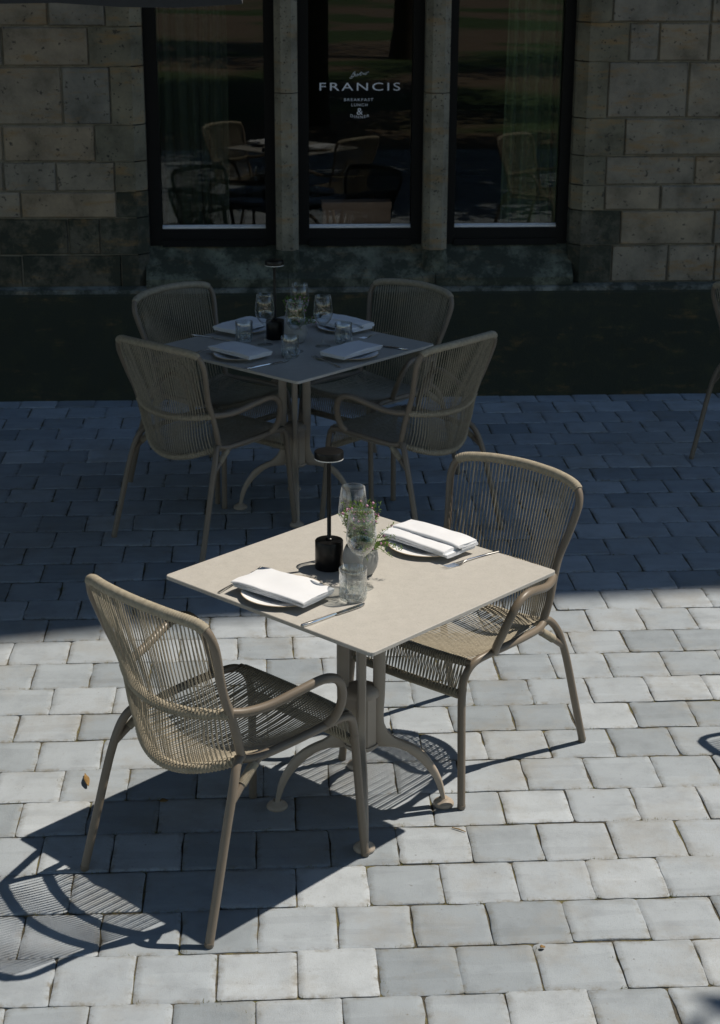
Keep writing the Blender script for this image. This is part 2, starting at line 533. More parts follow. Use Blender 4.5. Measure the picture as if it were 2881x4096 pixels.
cells = []
for n in range(len(ROWY) - 1):
    y1, y0 = ROWY[n], ROWY[n + 1]
    x = PHASE[n] - 0.2012 * 22
    last = x
    while last < 5.2:
        nx = last + 0.2012 + rnd.gauss(0, 0.0022)
        # keep the phase from drifting
        k = round((nx - PHASE[n]) / 0.2012)
        nx = 0.8 * (PHASE[n] + k * 0.2012) + 0.2 * nx + rnd.gauss(0, .0028)
        cells.append((last, nx, y0 + rnd.gauss(0, .0018), y1 + rnd.gauss(0, .0018)))
        last = nx
def in_view(cc):
    for px in (cc[0], cc[1]):
        for py in (cc[2], cc[3]):
            X, Y, z = project((px, py, 0))
            if z > 0.5 and -2 < X < 722 and -2 < Y < 1026: return True
    return False
vis = [cc for cc in cells if cc[3] > 3.0 and in_view(cc)]
vis.sort(key=lambda cc: (Vector(((cc[0] + cc[1]) / 2, (cc[2] + cc[3]) / 2, 0)) - CAM).length)
single = set(vis[:300])
fieldmb, fieldrim = MB(), []
for cc in cells:
    w, d = cc[1] - cc[0] - 0.001, cc[3] - cc[2] - 0.001
    cx, cy = (cc[0] + cc[1]) / 2, (cc[2] + cc[3]) / 2
    dz = rnd.gauss(0, 0.0012)
    if cc in single:
        mb, rim = MB(), []
        paver_shape(w, d, mb, rim, 0, 0, dz)
        finish_pavers(mb, rim, 'paver', pavement, (cx, cy, 0))
    else:
        paver_shape(w, d, fieldmb, fieldrim, cx, cy, dz)
o = finish_pavers(fieldmb, fieldrim, 'paver_field', pavement)
tag(o, kind='stuff')

# moss and dry tufts along the joints
tf = MB()
for cc in cells:
    if not (in_view(cc) and rnd.random() < 0.8): continue
    for q in range(rnd.choice((1, 2, 3))):
        side = rnd.random() < 0.6
        bx = cc[0] + rnd.gauss(0, .003) if side else rnd.uniform(cc[0], cc[1])
        by = rnd.choice((cc[2], cc[2], rnd.uniform(cc[2], cc[3]))) + rnd.gauss(0, .003) if side else cc[2] + rnd.gauss(0, .002)
        for k in range(rnd.randint(6, 16)):
            a = rnd.uniform(0, 2 * pi); L = rnd.uniform(.004, .013)
            x, y = bx + rnd.gauss(0, .008), by + rnd.gauss(0, .004)
            w = rnd.uniform(.0008, .0018)
            tf.add([(x - w * sin(a), y + w * cos(a), -.010), (x + w * sin(a), y - w * cos(a), -.010), (x + cos(a) * L, y + sin(a) * L * .7, rnd.uniform(-.002, .008))], [(0, 1, 2)])
o = tf.build('moss', M['moss'])
tag(o, 'dry yellow-green moss tufts growing in the joints between the pavers', 'moss', kind='stuff')

# ------------------------------------------------------------------ building
bld = empty('stone_building', (0.5, YWALL, 0))
tag(bld, 'old sandstone building with three tall dark windows behind the terrace', 'building')
def bpart(mb, name, mat, parent=None, **kw):
    o = mb.build(name, mat, parent or bld, **kw)
    if parent is None: o.location = (-0.5, -YWALL, 0)
    return o

def block(x0, x1, z0, z1, face=YWALL, depth=0.09):
    """one dressed stone: bevelled, slightly uneven face"""
    mb = MB()
    g = 0.004
    x0 += g; x1 -= g; z0 += g; z1 -= g
    b = 0.006
    nx = max(1, int((x1 - x0) / 0.09)); nz = max(1, int((z1 - z0) / 0.07))
    proud = rnd.gauss(0, 0.003)
    xs = [x0] + [x0 + b + (x1 - x0 - 2 * b) * i / nx for i in range(nx + 1)] + [x1]
    zs = [z0] + [z0 + b + (z1 - z0 - 2 * b) * i / nz for i in range(nz + 1)] + [z1]
    vs = []
    for j, z in enumerate(zs):
        for i, x in enumerate(xs):
            edge = i in (0, len(xs) - 1) or j in (0, len(zs) - 1)
            y = face + proud + (0.009 if edge else 0.0025 * noise.noise(Vector((x * 9, z * 9, 3))))
            jx = rnd.gauss(0, .0012) if edge else 0
            vs.append((x + jx, y, z + (rnd.gauss(0, .0012) if edge else 0)))
    W_ = len(xs)
    fs = [(j * W_ + i, j * W_ + i + 1, (j + 1) * W_ + i + 1, (j + 1) * W_ + i) for j in range(len(zs) - 1) for i in range(W_ - 1)]
    mb.add(vs, fs)
    # sides
    ring = [i for i in range(W_)] + [j * W_ + W_ - 1 for j in range(1, len(zs))] + [(len(zs) - 1) * W_ + i for i in range(W_ - 2, -1, -1)] + [j * W_ for j in range(len(zs) - 2, 0, -1)]
    base = len(mb.v)
    for i in ring: mb.v.append((mb.v[i][0], face + depth, mb.v[i][2]))
    for q in range(len(ring)):
        mb.f.append((ring[q], base + q, base + (q + 1) % len(ring), ring[(q + 1) % len(ring)]))
    return mb

OL, OR = -0.590, 1.676      # window opening
CH = 0.055                  # chamfer width
LZ = [2.62, 2.37, 2.16, 1.956, 1.759, 1.463, 1.275, 1.119, 0.980, 0.785, 0.605]
LX = [(-1.05, -.80), (-1.21, -.84), (-1.056, -.767), (-1.298, -.859), (-1.007, -.757), (-1.324, -.848), (-1.059, -.752), (-1.252, -.753), (-1.012, -.842), (-1.262, -.739)]
RZ = [2.62, 2.40, 2.19, 1.98, 1.783, 1.493, 1.298, 1.142, 1.008, 0.821, 0.617]
RX = [(1.86, 2.30), (1.93, 2.2), (1.842, 2.36), (1.937, 2.093), (1.837, 2.263), (1.94, 2.55), (1.848, 2.329), (1.85, 2.152), (1.943, 2.454), (1.905, 2.217)]
for side, Zs, Xs in (('L', LZ, LX), ('R', RZ, RX)):
    for i in range(len(Zs) - 1):
        z1, z0 = Zs[i], Zs[i + 1]
        low = i >= 8
        q, nxt = (Xs[i][1], Xs[i][0]) if side == 'L' else (Xs[i][0], Xs[i][1])
        # jamb stone with a chamfered arris
        if side == 'L': poly = [(q + .004, YWALL), (OL - CH, YWALL), (OL, YWALL + CH), (OL, YWALL + .19), (q + .004, YWALL + .19)]
        else: poly = [(q - .004, YWALL), (OR + CH, YWALL), (OR, YWALL + CH), (OR, YWALL + .19), (q - .004, YWALL + .19)]
        p_ = rnd.gauss(0, .002)
        poly = [(x, y + p_) for x, y in poly]
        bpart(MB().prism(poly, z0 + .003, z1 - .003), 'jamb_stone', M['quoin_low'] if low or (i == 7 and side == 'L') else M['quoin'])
        # ashlar blocks running away from the window
        x = q
        edges = [q, nxt]
        lim = -3.0 if side == 'L' else 4.0
        sgn = -1 if side == 'L' else 1
        while edges[-1] * sgn < lim * sgn:
            edges.append(edges[-1] + sgn * rnd.uniform(.22, .55))
        for a, b_ in zip(edges[:-1], edges[1:]):
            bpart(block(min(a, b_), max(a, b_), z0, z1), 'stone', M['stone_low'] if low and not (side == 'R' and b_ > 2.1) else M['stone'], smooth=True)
# mortar bed behind the stones
bpart(MB().box(-3.6, OL - .06, YWALL + .014, YWALL + .22, .5, 2.62), 'mortar_bed', M['mortar'])
bpart(MB().box(OR + .06, 4.6, YWALL + .014, YWALL + .22, .5, 2.62), 'mortar_bed', M['mortar'])
# far ends of the ground floor and everything above, out of the picture
bpart(MB().box(-12, -3.6, YWALL + .005, YWALL + .5, 0, 2.62).box(4.6, 24, YWALL + .005, YWALL + .5, 0, 2.62), 'flank_wall', M['stone'])
prof = [(-12, 2.62), (24, 2.62), (24, 15.45), (10.6, 15.12), (9.2, 16.2), (8.6, 18.5), (7.5, 19.5), (-12, 19.5)]
n = len(prof)
mb = MB().add([(x, YWALL + .002, z) for x, z in prof] + [(x, YWALL + .55, z) for x, z in prof],
              [tuple(range(n))[::-1], tuple(range(n, 2 * n))] + [(i, (i + 1) % n, n + (i + 1) % n, n + i) for i in range(n)])
bpart(mb, 'upper_wall', M['stone'])
bpart(MB().add([(-12, YWALL + .5, 15), (24, YWALL + .5, 15), (24, 18, 17), (-12, 18, 17)], [(0, 1, 2, 3)]), 'roof', M['roof'])
# plinth with a weathered top ledge
pl = [(8.868, 0.0 - .03), (8.868, .575), (8.885, .600), (8.935, .612), (9.3, .612), (9.3, -.03)]
xs_ = [-12, -2.2, .2, 2.95, 24]
for a, b_ in zip(xs_[:-1], xs_[1:]):
    m_ = len(pl)
    bpart(MB().add([(a + .003, y, z) for y, z in pl] + [(b_ - .003, y, z) for y, z in pl],
                   [tuple(range(m_)), tuple(range(m_, 2 * m_))[::-1]] + [(i, m_ + i, m_ + (i + 1) % m_, (i + 1) % m_) for i in range(m_)]), 'plinth_stone', M['plinth'])
# pale strip along the plinth top, the bright edge highlight put into its colour
for a, b_ in zip(xs_[:-1], xs_[1:]):
    lg = [(8.872, .586), (8.884, .604), (8.928, .617), (8.928, .613), (8.888, .599), (8.878, .584)]
    m_ = len(lg)
    bpart(MB().add([(a + .004, y, z) for y, z in lg] + [(b_ - .004, y, z) for y, z in lg],
                   [tuple(range(m_)), tuple(range(m_, 2 * m_))[::-1]] + [(i, m_ + i, m_ + (i + 1) % m_, (i + 1) % m_) for i in range(m_)]), 'plinth_highlight', M['ledge'])
# sloping sill in three lengths
FY = YWALL + .12
for a, b_ in ((OL - .02, .15), (.15, .945), (.945, OR + .02)):
    pr = [(8.90, .612), (8.90, .655), (FY + .01, .815), (FY + .2, .815), (FY + .2, .612)]
    m_ = len(pr)
    bpart(MB().add([(a + .002, y, z) for y, z in pr] + [(b_ - .002, y, z) for y, z in pr],
                   [tuple(range(m_)), tuple(range(m_, 2 * m_))[::-1]] + [(i, m_ + i, m_ + (i + 1) % m_, (i + 1) % m_) for i in range(m_)]), 'sill_stone', M['sill'])
# stone mullions, three drums each, with stopped chamfers at the foot
MUL = ((.090, .210), (.880, 1.008))
for (a, b_) in MUL:
    def mp_(c, g=0): return [(a - g, YWALL + c + .01), (a + c - g * .5, YWALL + .004 - g * .5), (b_ - c + g * .5, YWALL + .004 - g * .5), (b_ + g, YWALL + c + .01), (b_ + g, YWALL + .2), (a - g, YWALL + .2)]
    for z0, z1 in ((.80, 1.62), (1.625, 2.62)):
        bpart(MB().prism(mp_(.032), z0, z1), 'mullion_stone', M['mullion'])
    # splayed foot
    p0, p1 = mp_(.008, .012), mp_(.032)
    k = len(p0)
    bpart(MB().add([(x, y, .66) for x, y in p0] + [(x, y, .798) for x, y in p1],
                   [tuple(range(k))[::-1], tuple(range(k, 2 * k))] + [(i, (i + 1) % k, k + (i + 1) % k, k + i) for i in range(k)]), 'mullion_foot', M['sill'])
# windows
WIN = ((-.588, -.521, .035, .100), (.205, .270, .821, .890), (1.000, 1.058, 1.619, 1.690))
windows = []
for (o0, g0, g1, o1) in WIN:
    w = empty('window', (0, 0, 0), 0, bld)
    w.location = (-0.5, -YWALL, 0)
    windows.append(w)
    f = MB()
    f.box(o0, g0, FY, FY + .06, .812, 2.7).box(g1, o1, FY, FY + .06, .812, 2.7)
    f.box(g0 + .0005, g1 - .0005, FY + .001, FY + .061, .812, .899).box(g0 + .0005, g1 - .0005, FY + .001, FY + .061, 2.6, 2.7)
    f.box(g0 - .001, g1 + .001, FY - .012, FY + .03, .806, .842)
    f.build('frame', M['frame_black'], w)
    MB().box(g0 + .001, g1 - .001, FY + .020, FY + .0405, .8992, .908).add([(g0 + .001, FY + .020, .9082), (g1 - .001, FY + .020, .9082), (g1 - .001, FY + .0405, .916), (g0 + .001, FY + .0405, .916)], [(0, 1, 2, 3)]).build('bead', M['bead'], w)
    MB().box(g0 - .004, g1 + .004, FY + .042, FY + .048, .87, 2.62).build('pane', M['pane'], w)

# lettering on the middle pane
def text_mesh(txt, height, width, cx, z, arc=0.0):
    cu = bpy.data.curves.new('t', 'FONT'); cu.body = txt; cu.resolution_u = 4
    cu.space_character = 1.25 if len(txt) > 1 else 1
    to = bpy.data.objects.new('t', cu); COL.objects.link(to)
    bpy.context.view_layer.update()
    me = to.evaluated_get(bpy.context.evaluated_depsgraph_get()).to_mesh()
    vs = [v.co.copy() for v in me.vertices]; fs = [tuple(p.vertices) for p in me.polygons]
    bpy.data.objects.remove(to)
    x0, x1 = min(v.x for v in vs), max(v.x for v in vs); y0, y1 = min(v.y for v in vs), max(v.y for v in vs)
    out = []
    for v in vs:
        x = (v.x - x0) / (x1 - x0) - .5
        out.append((cx + x * width, FY + .0395, z + (v.y - y0) / (y1 - y0) * height + arc * (4 * x * x - 1)))
    return MB().add(out, fs)
TX = .543
w = windows[1]
text_mesh('FRANCIS', .041, .428, TX, 1.622).build('lettering', M['letter'], w)
text_mesh('BREAKFAST', .0145, .155, TX - .006, 1.568).build('lettering', M['letter'], w)
text_mesh('LUNCH', .0145, .085, TX - .002, 1.541).build('lettering', M['letter'], w)
text_mesh('&', .034, .032, TX, 1.497).build('lettering', M['letter'], w)
text_mesh('DINNER', .0145, .10, TX, 1.486, .008).build('lettering', M['letter'], w)
# hand-written word above: Bistro
strokes = [[(0, 0), (.3, 1.0), (.5, 1.35), (.62, 1.2), (.5, .85), (.3, .75), (.62, .7), (.68, .4), (.45, .1), (.1, .1), (-.15, -.25), (.1, -.35), (.5, .05)],
           [(.75, .55), (.78, .15), (.95, .1), (1.15, .6)], [(.86, .8), (.88, .84)], [(1.15, .6), (1.3, .35), (1.2, .1), (1.0, .15)], [(1.2, .12), (1.55, .5), (1.75, 1.15), (1.62, .2), (1.85, .15)], [(1.45, .72), (2.0, .85)],
           [(1.85, .15), (2.05, .6), (2.2, .55), (2.25, .2), (2.5, .55)], [(2.65, .6), (2.5, .35), (2.6, .1), (2.85, .3), (2.75, .6), (2.6, .55)], [(2.75, .6), (3.2, .75)]]
sm = MB()
for s_ in strokes:
    pts = [Vector((TX - .048 + x * .029 + y * .004, FY + .0385, 1.692 + y * .019 + x * .004)) for x, y in s_]
    cv = crom(pts, 4) if len(pts) > 2 else pts
    sm.tube(cv, .0011, 5)
sm.build('lettering', M['letter'], w)

# room behind the glass
rm = MB()
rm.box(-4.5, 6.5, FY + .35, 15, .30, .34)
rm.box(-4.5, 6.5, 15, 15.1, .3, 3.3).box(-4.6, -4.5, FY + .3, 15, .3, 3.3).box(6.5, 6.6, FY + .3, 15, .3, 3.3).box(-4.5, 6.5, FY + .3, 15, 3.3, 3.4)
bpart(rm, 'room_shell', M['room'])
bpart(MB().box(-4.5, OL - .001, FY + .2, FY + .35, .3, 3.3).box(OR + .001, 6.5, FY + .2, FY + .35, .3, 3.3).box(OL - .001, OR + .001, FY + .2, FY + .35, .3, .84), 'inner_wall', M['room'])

def curtain(name, x0, x1, y, z0, z1, mat, label):
    mb = MB(); nx = int((x1 - x0) / .006); nz = 10
    vs = []
    for j in range(nz + 1):
        z = z0 + (z1 - z0) * j / nz
        for i in range(nx + 1):
            x = x0 + (x1 - x0) * i / nx
            fold = sin(x * 95 + 1.2 * sin(x * 23)) * .022 + .01 * sin(x * 41 + z)
            vs.append((x + .006 * sin(z * 3 + x * 20), y + fold, z))
    fs = [(j * (nx + 1) + i, j * (nx + 1) + i + 1, (j + 1) * (nx + 1) + i + 1, (j + 1) * (nx + 1) + i) for j in range(nz) for i in range(nx)]
    o = mb.add(vs, fs).build(name, mat, smooth='all')
    so = o.modifiers.new('thick', 'SOLIDIFY'); so.thickness = .003
    tag(o, label, 'curtain')
curtain('curtain', -.62, -.16, FY + .14, .36, 3.1, M['curtain_dark'], 'dark olive curtain hanging behind the left window')
curtain('curtain', 1.33, 1.72, FY + .14, .36, 3.1, M['curtain'], 'sage green curtain hanging behind the right window')
o = MB().box(-.185, .185, -.05, .05, 0, .175).box(-.19, .19, -.055, .055, .15, .185).build('box', M['box'], loc=(.53, FY + .13, .843), rz=.03)
tag(o, 'small salmon pink box standing behind the middle window pane', 'box')

# ------------------------------------------------------------------ table
def make_table(S, label):
    t = empty('cafe_table')
    tag(t, label, 'table', 'pedestal tables on the terrace')
    h = S / 2
    # top: rounded square with a worn arris, turned 45 degrees like the pedestal
    def outline(k):
        r = .012; pts = []
        for cx, cy, a0 in ((1, 1, 0), (-1, 1, 90), (-1, -1, 180), (1, -1, 270)):
            for q in range(4):
                a = radians(a0 + 30 * q)
                pts.append((cx * (h - r) + (r - k) * cos(a), cy * (h - r) + (r - k) * sin(a)))
        return pts
    vs = []; rings = ((.002, .728), (0, .7295), (0, .7385), (.0015, .740))
    for k, z in rings: vs += [(x, y, z) for x, y in outline(k)]
    n = 16
    fs = [tuple(range(n))[::-1], tuple(range(3 * n, 4 * n))] + [(r * n + i, r * n + (i + 1) % n, (r + 1) * n + (i + 1) % n, (r + 1) * n + i) for r in range(3) for i in range(n)]
    c, s = cos(pi / 4), sin(pi / 4)
    vs = [(x * c - y * s, x * s + y * c, z) for x, y, z in vs]
    MB().add(vs, fs).build('tabletop', M['tabletop'], t)
    MB().prism([((h * 1.36) * cos(radians(a)), (h * 1.36) * sin(radians(a))) for a in range(0, 360, 90)], .7262, .7277).build('bounce_blocker', M['bounce_blocker'], t)  # dark sheet added under the top to cut light bounced into its shadow
    MB().prism([(.16 * cos(radians(a)), .16 * sin(radians(a))) for a in range(0, 360, 90)], .716, .7262).build('mounting_plate', M['tableleg'], t)
    # four cast legs: upright bar that flares into an arched foot
    outer = [(.070, .715), (.070, .40), (.066, .29), (.077, .25), (.108, .222), (.148, .203), (.188, .174), (.219, .130), (.241, .080), (.2515, .022)]
    inner = [(.034, .715), (.034, .40), (.034, .24), (.041, .200), (.086, .198), (.13, .183), (.174, .146), (.210, .098), (.231, .045), (.2385, .022)]
    O = resample(crom([(r, 0, z) for r, z in outer], 5), 34)
    I = resample(crom([(r, 0, z) for r, z in inner], 5), 34)
    for q in range(4):
        a = q * pi / 2
        mb = MB(); vs = []; m_ = 12
        for po, pi_ in zip(O, I):
            c0 = (po + pi_) / 2; e = (po - pi_) / 2; half = e.length; e.normalize()
            tw = .0125
            for k in range(m_):
                th = 2 * pi * k / m_
                cc, ss = cos(th), sin(th)
                pw = 0.6
                u_ = half * math.copysign(abs(cc) ** pw, cc); v_ = tw * math.copysign(abs(ss) ** pw, ss)
                p = c0 + e * u_ + Vector((0, v_, 0))
                vs.append((p.x * cos(a) - p.y * sin(a), p.x * sin(a) + p.y * cos(a), p.z))
        L = len(O)
        fs = [(i * m_ + k, i * m_ + (k + 1) % m_, (i + 1) * m_ + (k + 1) % m_, (i + 1) * m_ + k) for i in range(L - 1) for k in range(m_)]
        fs += [tuple(range(m_)), tuple(range((L - 1) * m_, L * m_))[::-1]]
        leg = mb.add(vs, fs).build('leg', M['tableleg'], t, smooth=True)
        MB().lathe([(.001, .0005), (.0285, .0005), (.031, .004), (.031, .009), (.027, .015), (.017, .020), (.0135, .026), (.001, .026)], .2455 * cos(a), .2455 * sin(a), 20).build('foot', M['tableleg'], leg, smooth=True)
    hub = MB()
    sq = [(.043, .018), (.018, .043), (-.018, .043), (-.043, .018), (-.043, -.018), (-.018, -.043), (.018, -.043), (.043, -.018)]
    hub.prism(sq, .205, .372)
    hub.lathe([(.001, .398), (.03, .396), (.047, .388), (.053, .376), (.053, .365), (.046, .362), (.001, .362)], 0, 0, 24)
    hub.lathe([(.001, .215), (.05, .213), (.052, .205), (.045, .199), (.001, .199)], 0, 0, 24)
    hub.build('hub', M['tableleg'], t, smooth=True)
    return t
T1 = make_table(.778, 'sunlit square beige pedestal table laid for two')
T1.location = (.2713, 4.3616, 0); T1.rotation_euler.z = radians(-.9)
T2 = make_table(.861, 'shaded square pedestal table laid for four beside the building')
T2.location = (.1419, 7.0513, 0)

# ------------------------------------------------------------------ chair
def make_chair():
    ch = empty('rope_armchair')
    rt = .0118
    loopR = [(.206, -.128, .450), (.211, -.142, .49), (.214, -.156, .54), (.213, -.170, .59), (.214, -.191, .65), (.226, -.212, .71), (.238, -.230, .77), (.242, -.243, .812), (.231, -.254, .846), (.202, -.265, .863), (.13, -.285, .871), (.06, -.294, .874)]
    full = crom(mirx(loopR) + [Vector((0, -.297, .875))] + [Vector(p) for p in loopR[::-1]], 6)
    MB().tube(full, rt, 12).build('back_frame', M['frame'], ch, smooth=True)
    top = [p for p in full if p.z > .848]
    top = resample(top, 261)
    rr = [.0146 + .0012 * (.5 + .5 * cos(2 * pi * i / 4.0)) for i in range(261)]
    rr[0] = rr[-1] = .013
    wrap = MB().tube(top, rr, 12).build('top_wrap', M['rope'], ch, smooth=True)
    def mid(x): k = 1 - (x / .212) ** 2; return Vector((x, -.170 - .062 * k, .592 - .020 * k))
    def low(x): k = 1 - (x / .208) ** 2; return Vector((x, -.132 - .085 * k, .452 - .055 * k))
    def frt(x): k = 1 - (x / .222) ** 2; return Vector((x, .245 + .012 * k, .447 - .004 * k))
    def flo(x): k = 1 - (x / .21) ** 2; return Vector((x, .277 + .004 * k, .354))
    for name, fn, hw in (('middle_rail', mid, .211), ('seat_rear_rail', low, .207)):
        pts = resample([fn(hw * (i / 40 - 1)) for i in range(81)], 181)
        r_ = [.0120 + .0036 * (0.5 + .5 * cos(2 * pi * i / 4.0)) for i in range(181)]
        MB().tube(pts, r_, 10).build(name, M['rope'], ch, smooth=True)
    for name, fn, hw in (('seat_front_rail', frt, .219), ('lower_front_rail', flo, .207)):
        pts = resample([fn(hw * (i / 20 - 1)) for i in range(41)], 41)
        MB().tube(pts, .0115, 10).build(name, M['frame'], ch, smooth=True)
    for s in (1, -1):
        X = lambda pts: [Vector((s * p[0], p[1], p[2])) for p in pts]
        MB().tube(crom(X([(.208, -.130, .452), (.219, -.09, .446), (.228, 0, .450), (.229, .10, .453), (.2265, .17, .454), (.222, .225, .450), (.216, .255, .432), (.211, .270, .400), (.210, .277, .36)]), 6), rt, 12).build('side_rail', M['frame'], ch, smooth=True)
        leg = MB().tube(crom(X([(.2105, .2745, .375), (.211, .279, .33), (.222, .2875, .16), (.2325, .296, .010)]), 5), [.0121] * 10 + [.0119] * 6, 12).build('leg', M['frame'], ch, smooth=True)
        MB().lathe([(.001, 0), (.0105, 0), (.0125, .004), (.0125, .014), (.001, .014)], s * .2330, .2963, 12).build('glide', M['frame'], leg, smooth=True)
        leg = MB().tube(crom(X([(.206, -.127, .459), (.213, -.145, .456), (.222, -.163, .440), (.231, -.178, .413), (.238, -.195, .37), (.244, -.218, .30), (.253, -.260, .15), (.261, -.300, .010)]), 6), .0121, 12).build('leg', M['frame'], ch, smooth=True)
        MB().lathe([(.001, 0), (.0105, 0), (.0125, .004), (.0125, .014), (.001, .014)], s * .2608, -.3005, 12).build('glide', M['frame'], leg, smooth=True)
        st = crom(X([(.2205, -.078, .447), (.224, -.115, .424), (.2385, -.197, .362)]), 6)
        MB().tube(st, .0105, 10).build('strut', M['frame'], ch, smooth=True)
        ws = resample(st[4:10], 41)
        MB().tube(ws, [.0122 + .0012 * (i % 2) for i in range(41)], 10).build('strut_wrap', M['rope'], ch, smooth=True)
        MB().tube(crom(X([(.2115, -.167, .594), (.230, -.130, .591), (.252, -.07, .597), (.275, .01, .618), (.288, .07, .631), (.2915, .110, .626), (.289, .140, .603), (.280, .158, .565), (.265, .167, .52), (.247, .165, .482), (.232, .150, .458)]), 6), .0125, 12).build('armrest', M['frame'], ch, smooth=True)
    # back cords, two layers from the top rail to the middle rail and on to the seat
    NB = 36
    bc = MB(); rc = .0016
    lo_ = MB()
    for i in range(NB):
        t = -1 + 2 * (i + .5) / NB
        tp = top[int(round((t * .95 + 1) / 2 * 260))]
        for lay, off in ((0, .011), (1, -.011)):
            tt = t + (.5 / NB if lay else -.5 / NB)
            m_ = mid(tt * .196)
            a = tp + Vector((0, off, -.004)); b = m_ + Vector((0, off * 1.15, .003))
            bc.tube([a, a.lerp(b, .5) + Vector((0, -.0015, 0)), b], rc, 5, False)
            b2 = m_ + Vector((0, off * 1.15, -.003)); l_ = low(tt * .192) + Vector((0, off * 1.1, .004))
            k = (b2 + l_) / 2 + Vector((0, -.006, -.004))
            lo_.tube([b2, b2.lerp(k, .55), k, k.lerp(l_, .5) + Vector((0, -.001, -.002)), l_], rc, 5, False)
    o = bc.build('back_cords', M['rope'], ch, smooth='all'); tag(o, kind='stuff')
    o = lo_.build('lower_back_cords', M['rope'], ch, smooth='all'); tag(o, kind='stuff')
    NS = 44
    sc = MB()
    for i in range(NS):
        t = -1 + 2 * (i + .5) / NS
        for lay in ((0, 1) if i % 3 == 0 else (0,)):
            tt = t + (.5 / NS if lay else 0)
            a = low(tt * .193) + Vector((0, .008, .010 if not lay else -.010))
            b = frt(tt * .206) + Vector((0, .002, .012 if not lay else -.010))
            pts = []
            for q in range(7):
                u = q / 6
                p = a.lerp(b, u)
                p.z -= (.022 * sin(pi * u) * (1 - .35 * tt * tt)) if not lay else .014 * sin(pi * u)
                pts.append(p)
            sc.tube(pts, .0020, 5, False)
    o = sc.build('seat_cords', M['rope'], ch, smooth='all'); tag(o, kind='stuff')
    # cords laced between the two front rails
    fc = MB()
    for i in range(34):
        t = -1 + 2 * (i + .5) / 34
        for d in (-1, 1):
            a = frt(t * .203) + Vector((0, .0105 if d > 0 else -.0105, .002)); b = flo((t + d * .022) * .198) + Vector((0, .011 if d > 0 else -.011, -.002))
            fc.tube([a, a.lerp(b, .5), b], .0021, 5, False)
    o = fc.build('front_cords', M['rope'], ch, smooth='all'); tag(o, kind='stuff')
    wr = MB()
    for fn, hw, nn in ((frt, .206, 52), (flo, .2, 68)):
        for i in range(nn):
            p = fn(hw * (-1 + 2 * (i + .5) / nn))
            ring = [p + Vector((0, .0125 * cos(2 * pi * k / 8), .0125 * sin(2 * pi * k / 8))) for k in range(9)]
            wr.tube(ring, .0021, 4, False)
    o = wr.build('rail_wrap', M['rope'], ch, smooth='all'); tag(o, kind='stuff')
    return ch

chair0 = make_chair()
CHAIRS = [
    ((-0.108, 4.059), 42.2, 'sunlit rope armchair in the left foreground seen from behind'),
    ((.605, 4.707), 226.0, 'sunlit rope armchair to the right of the front table, facing it'),
    ((-.238, 6.744), 46.8, 'shaded rope armchair at the back table, front left, seen from behind'),
    ((.621, 6.753), 133.8, 'shaded rope armchair at the back table, front right, seen from behind'),
    ((-.22, 7.424), -44.7, 'shaded rope armchair at the back table nearest the left window'),
    ((.524, 7.459), 225.4, 'shaded rope armchair at the back table nearest the right window'),
    ((2.485, 7.71), 45.0, 'shaded rope armchair cut off by the right edge of the picture'),
    ((2.225, 4.90), 43.0, 'sunlit rope armchair out to the right whose shadow enters the picture'),
]
for i, ((cx, cy), hd, lb) in enumerate(CHAIRS):
    c = chair0 if i == 0 else copy_tree(chair0)
    c.location = (cx, cy, 0.0)
    c.rotation_euler.z = radians(hd - 90)
    tag(c, lb, 'chair', 'rope armchairs')

# ------------------------------------------------------------------ table settings
TZ = .7402
def make_plate():
    p = empty('side_plate')
    MB().lathe([(.001, .003), (.055, .003), (.060, .001), (.064, .001), (.068, .004), (.090, .009), (.115, .0140), (.1145, .0158), (.090, .0115), (.066, .0068), (.001, .006)], 0, 0, 48).build('dish', M['plate'], p, smooth=True)
    MB().lathe([(.1135, .0132), (.1162, .0140), (.1162, .0160), (.1140, .0160)], 0, 0, 48).build('rim', M['plate_rim'], p, smooth=True)
    return p
def slab(mb, x0, x1, y0, y1, z0, z1, seed, droop=0.0):
    """soft folded layer of cloth: rounded fold along the front edge"""
    n, m_ = 20, 8
    h = (z1 - z0) / 2; zc = (z0 + z1) / 2
    prof = []
    for k in range(9):
        a = -pi / 2 - pi * k / 8
        prof.append((y0 + h + h * cos(a) * 1.2, zc + h * sin(a)))
    for k in range(m_ + 1): prof.append((y0 + h + (y1 - y0 - 2 * h) * k / m_ + .0, z1))
    for k in range(9):
        a = pi / 2 - pi * k / 8
        prof.append((y1 - h + h * cos(a) * .5, zc + h * sin(a)))
    for k in range(1, m_): prof.append((y1 - h - (y1 - y0 - 2 * h) * k / m_, z0))
    vs = []; P = len(prof)
    for i in range(n + 1):
        x = x0 + (x1 - x0) * i / n
        u = abs(2 * i / n - 1)
        for (y, z) in prof:
            nz = noise.noise(Vector((x * 16 + seed, y * 16, seed * 1.7))) * .0035 + noise.noise(Vector((x * 50, y * 40, seed))) * .0008
            nx = noise.noise(Vector((seed, y * 30, z * 150))) * .004
            top = max(0, (z - z0) / (z1 - z0))
            vs.append((x + (nx if i in (0, n) else 0), y + noise.noise(Vector((x * 10, seed, 1))) * .002, z + nz * top - droop * u ** 4 * (1 if top > .5 else .6)))
    fs = [(i * P + k, i * P + (k + 1) % P, (i + 1) * P + (k + 1) % P, (i + 1) * P + k) for i in range(n) for k in range(P)]
    fs += [tuple(range(P)), tuple(range(n * P, (n + 1) * P))[::-1]]
    mb.add(vs, fs)
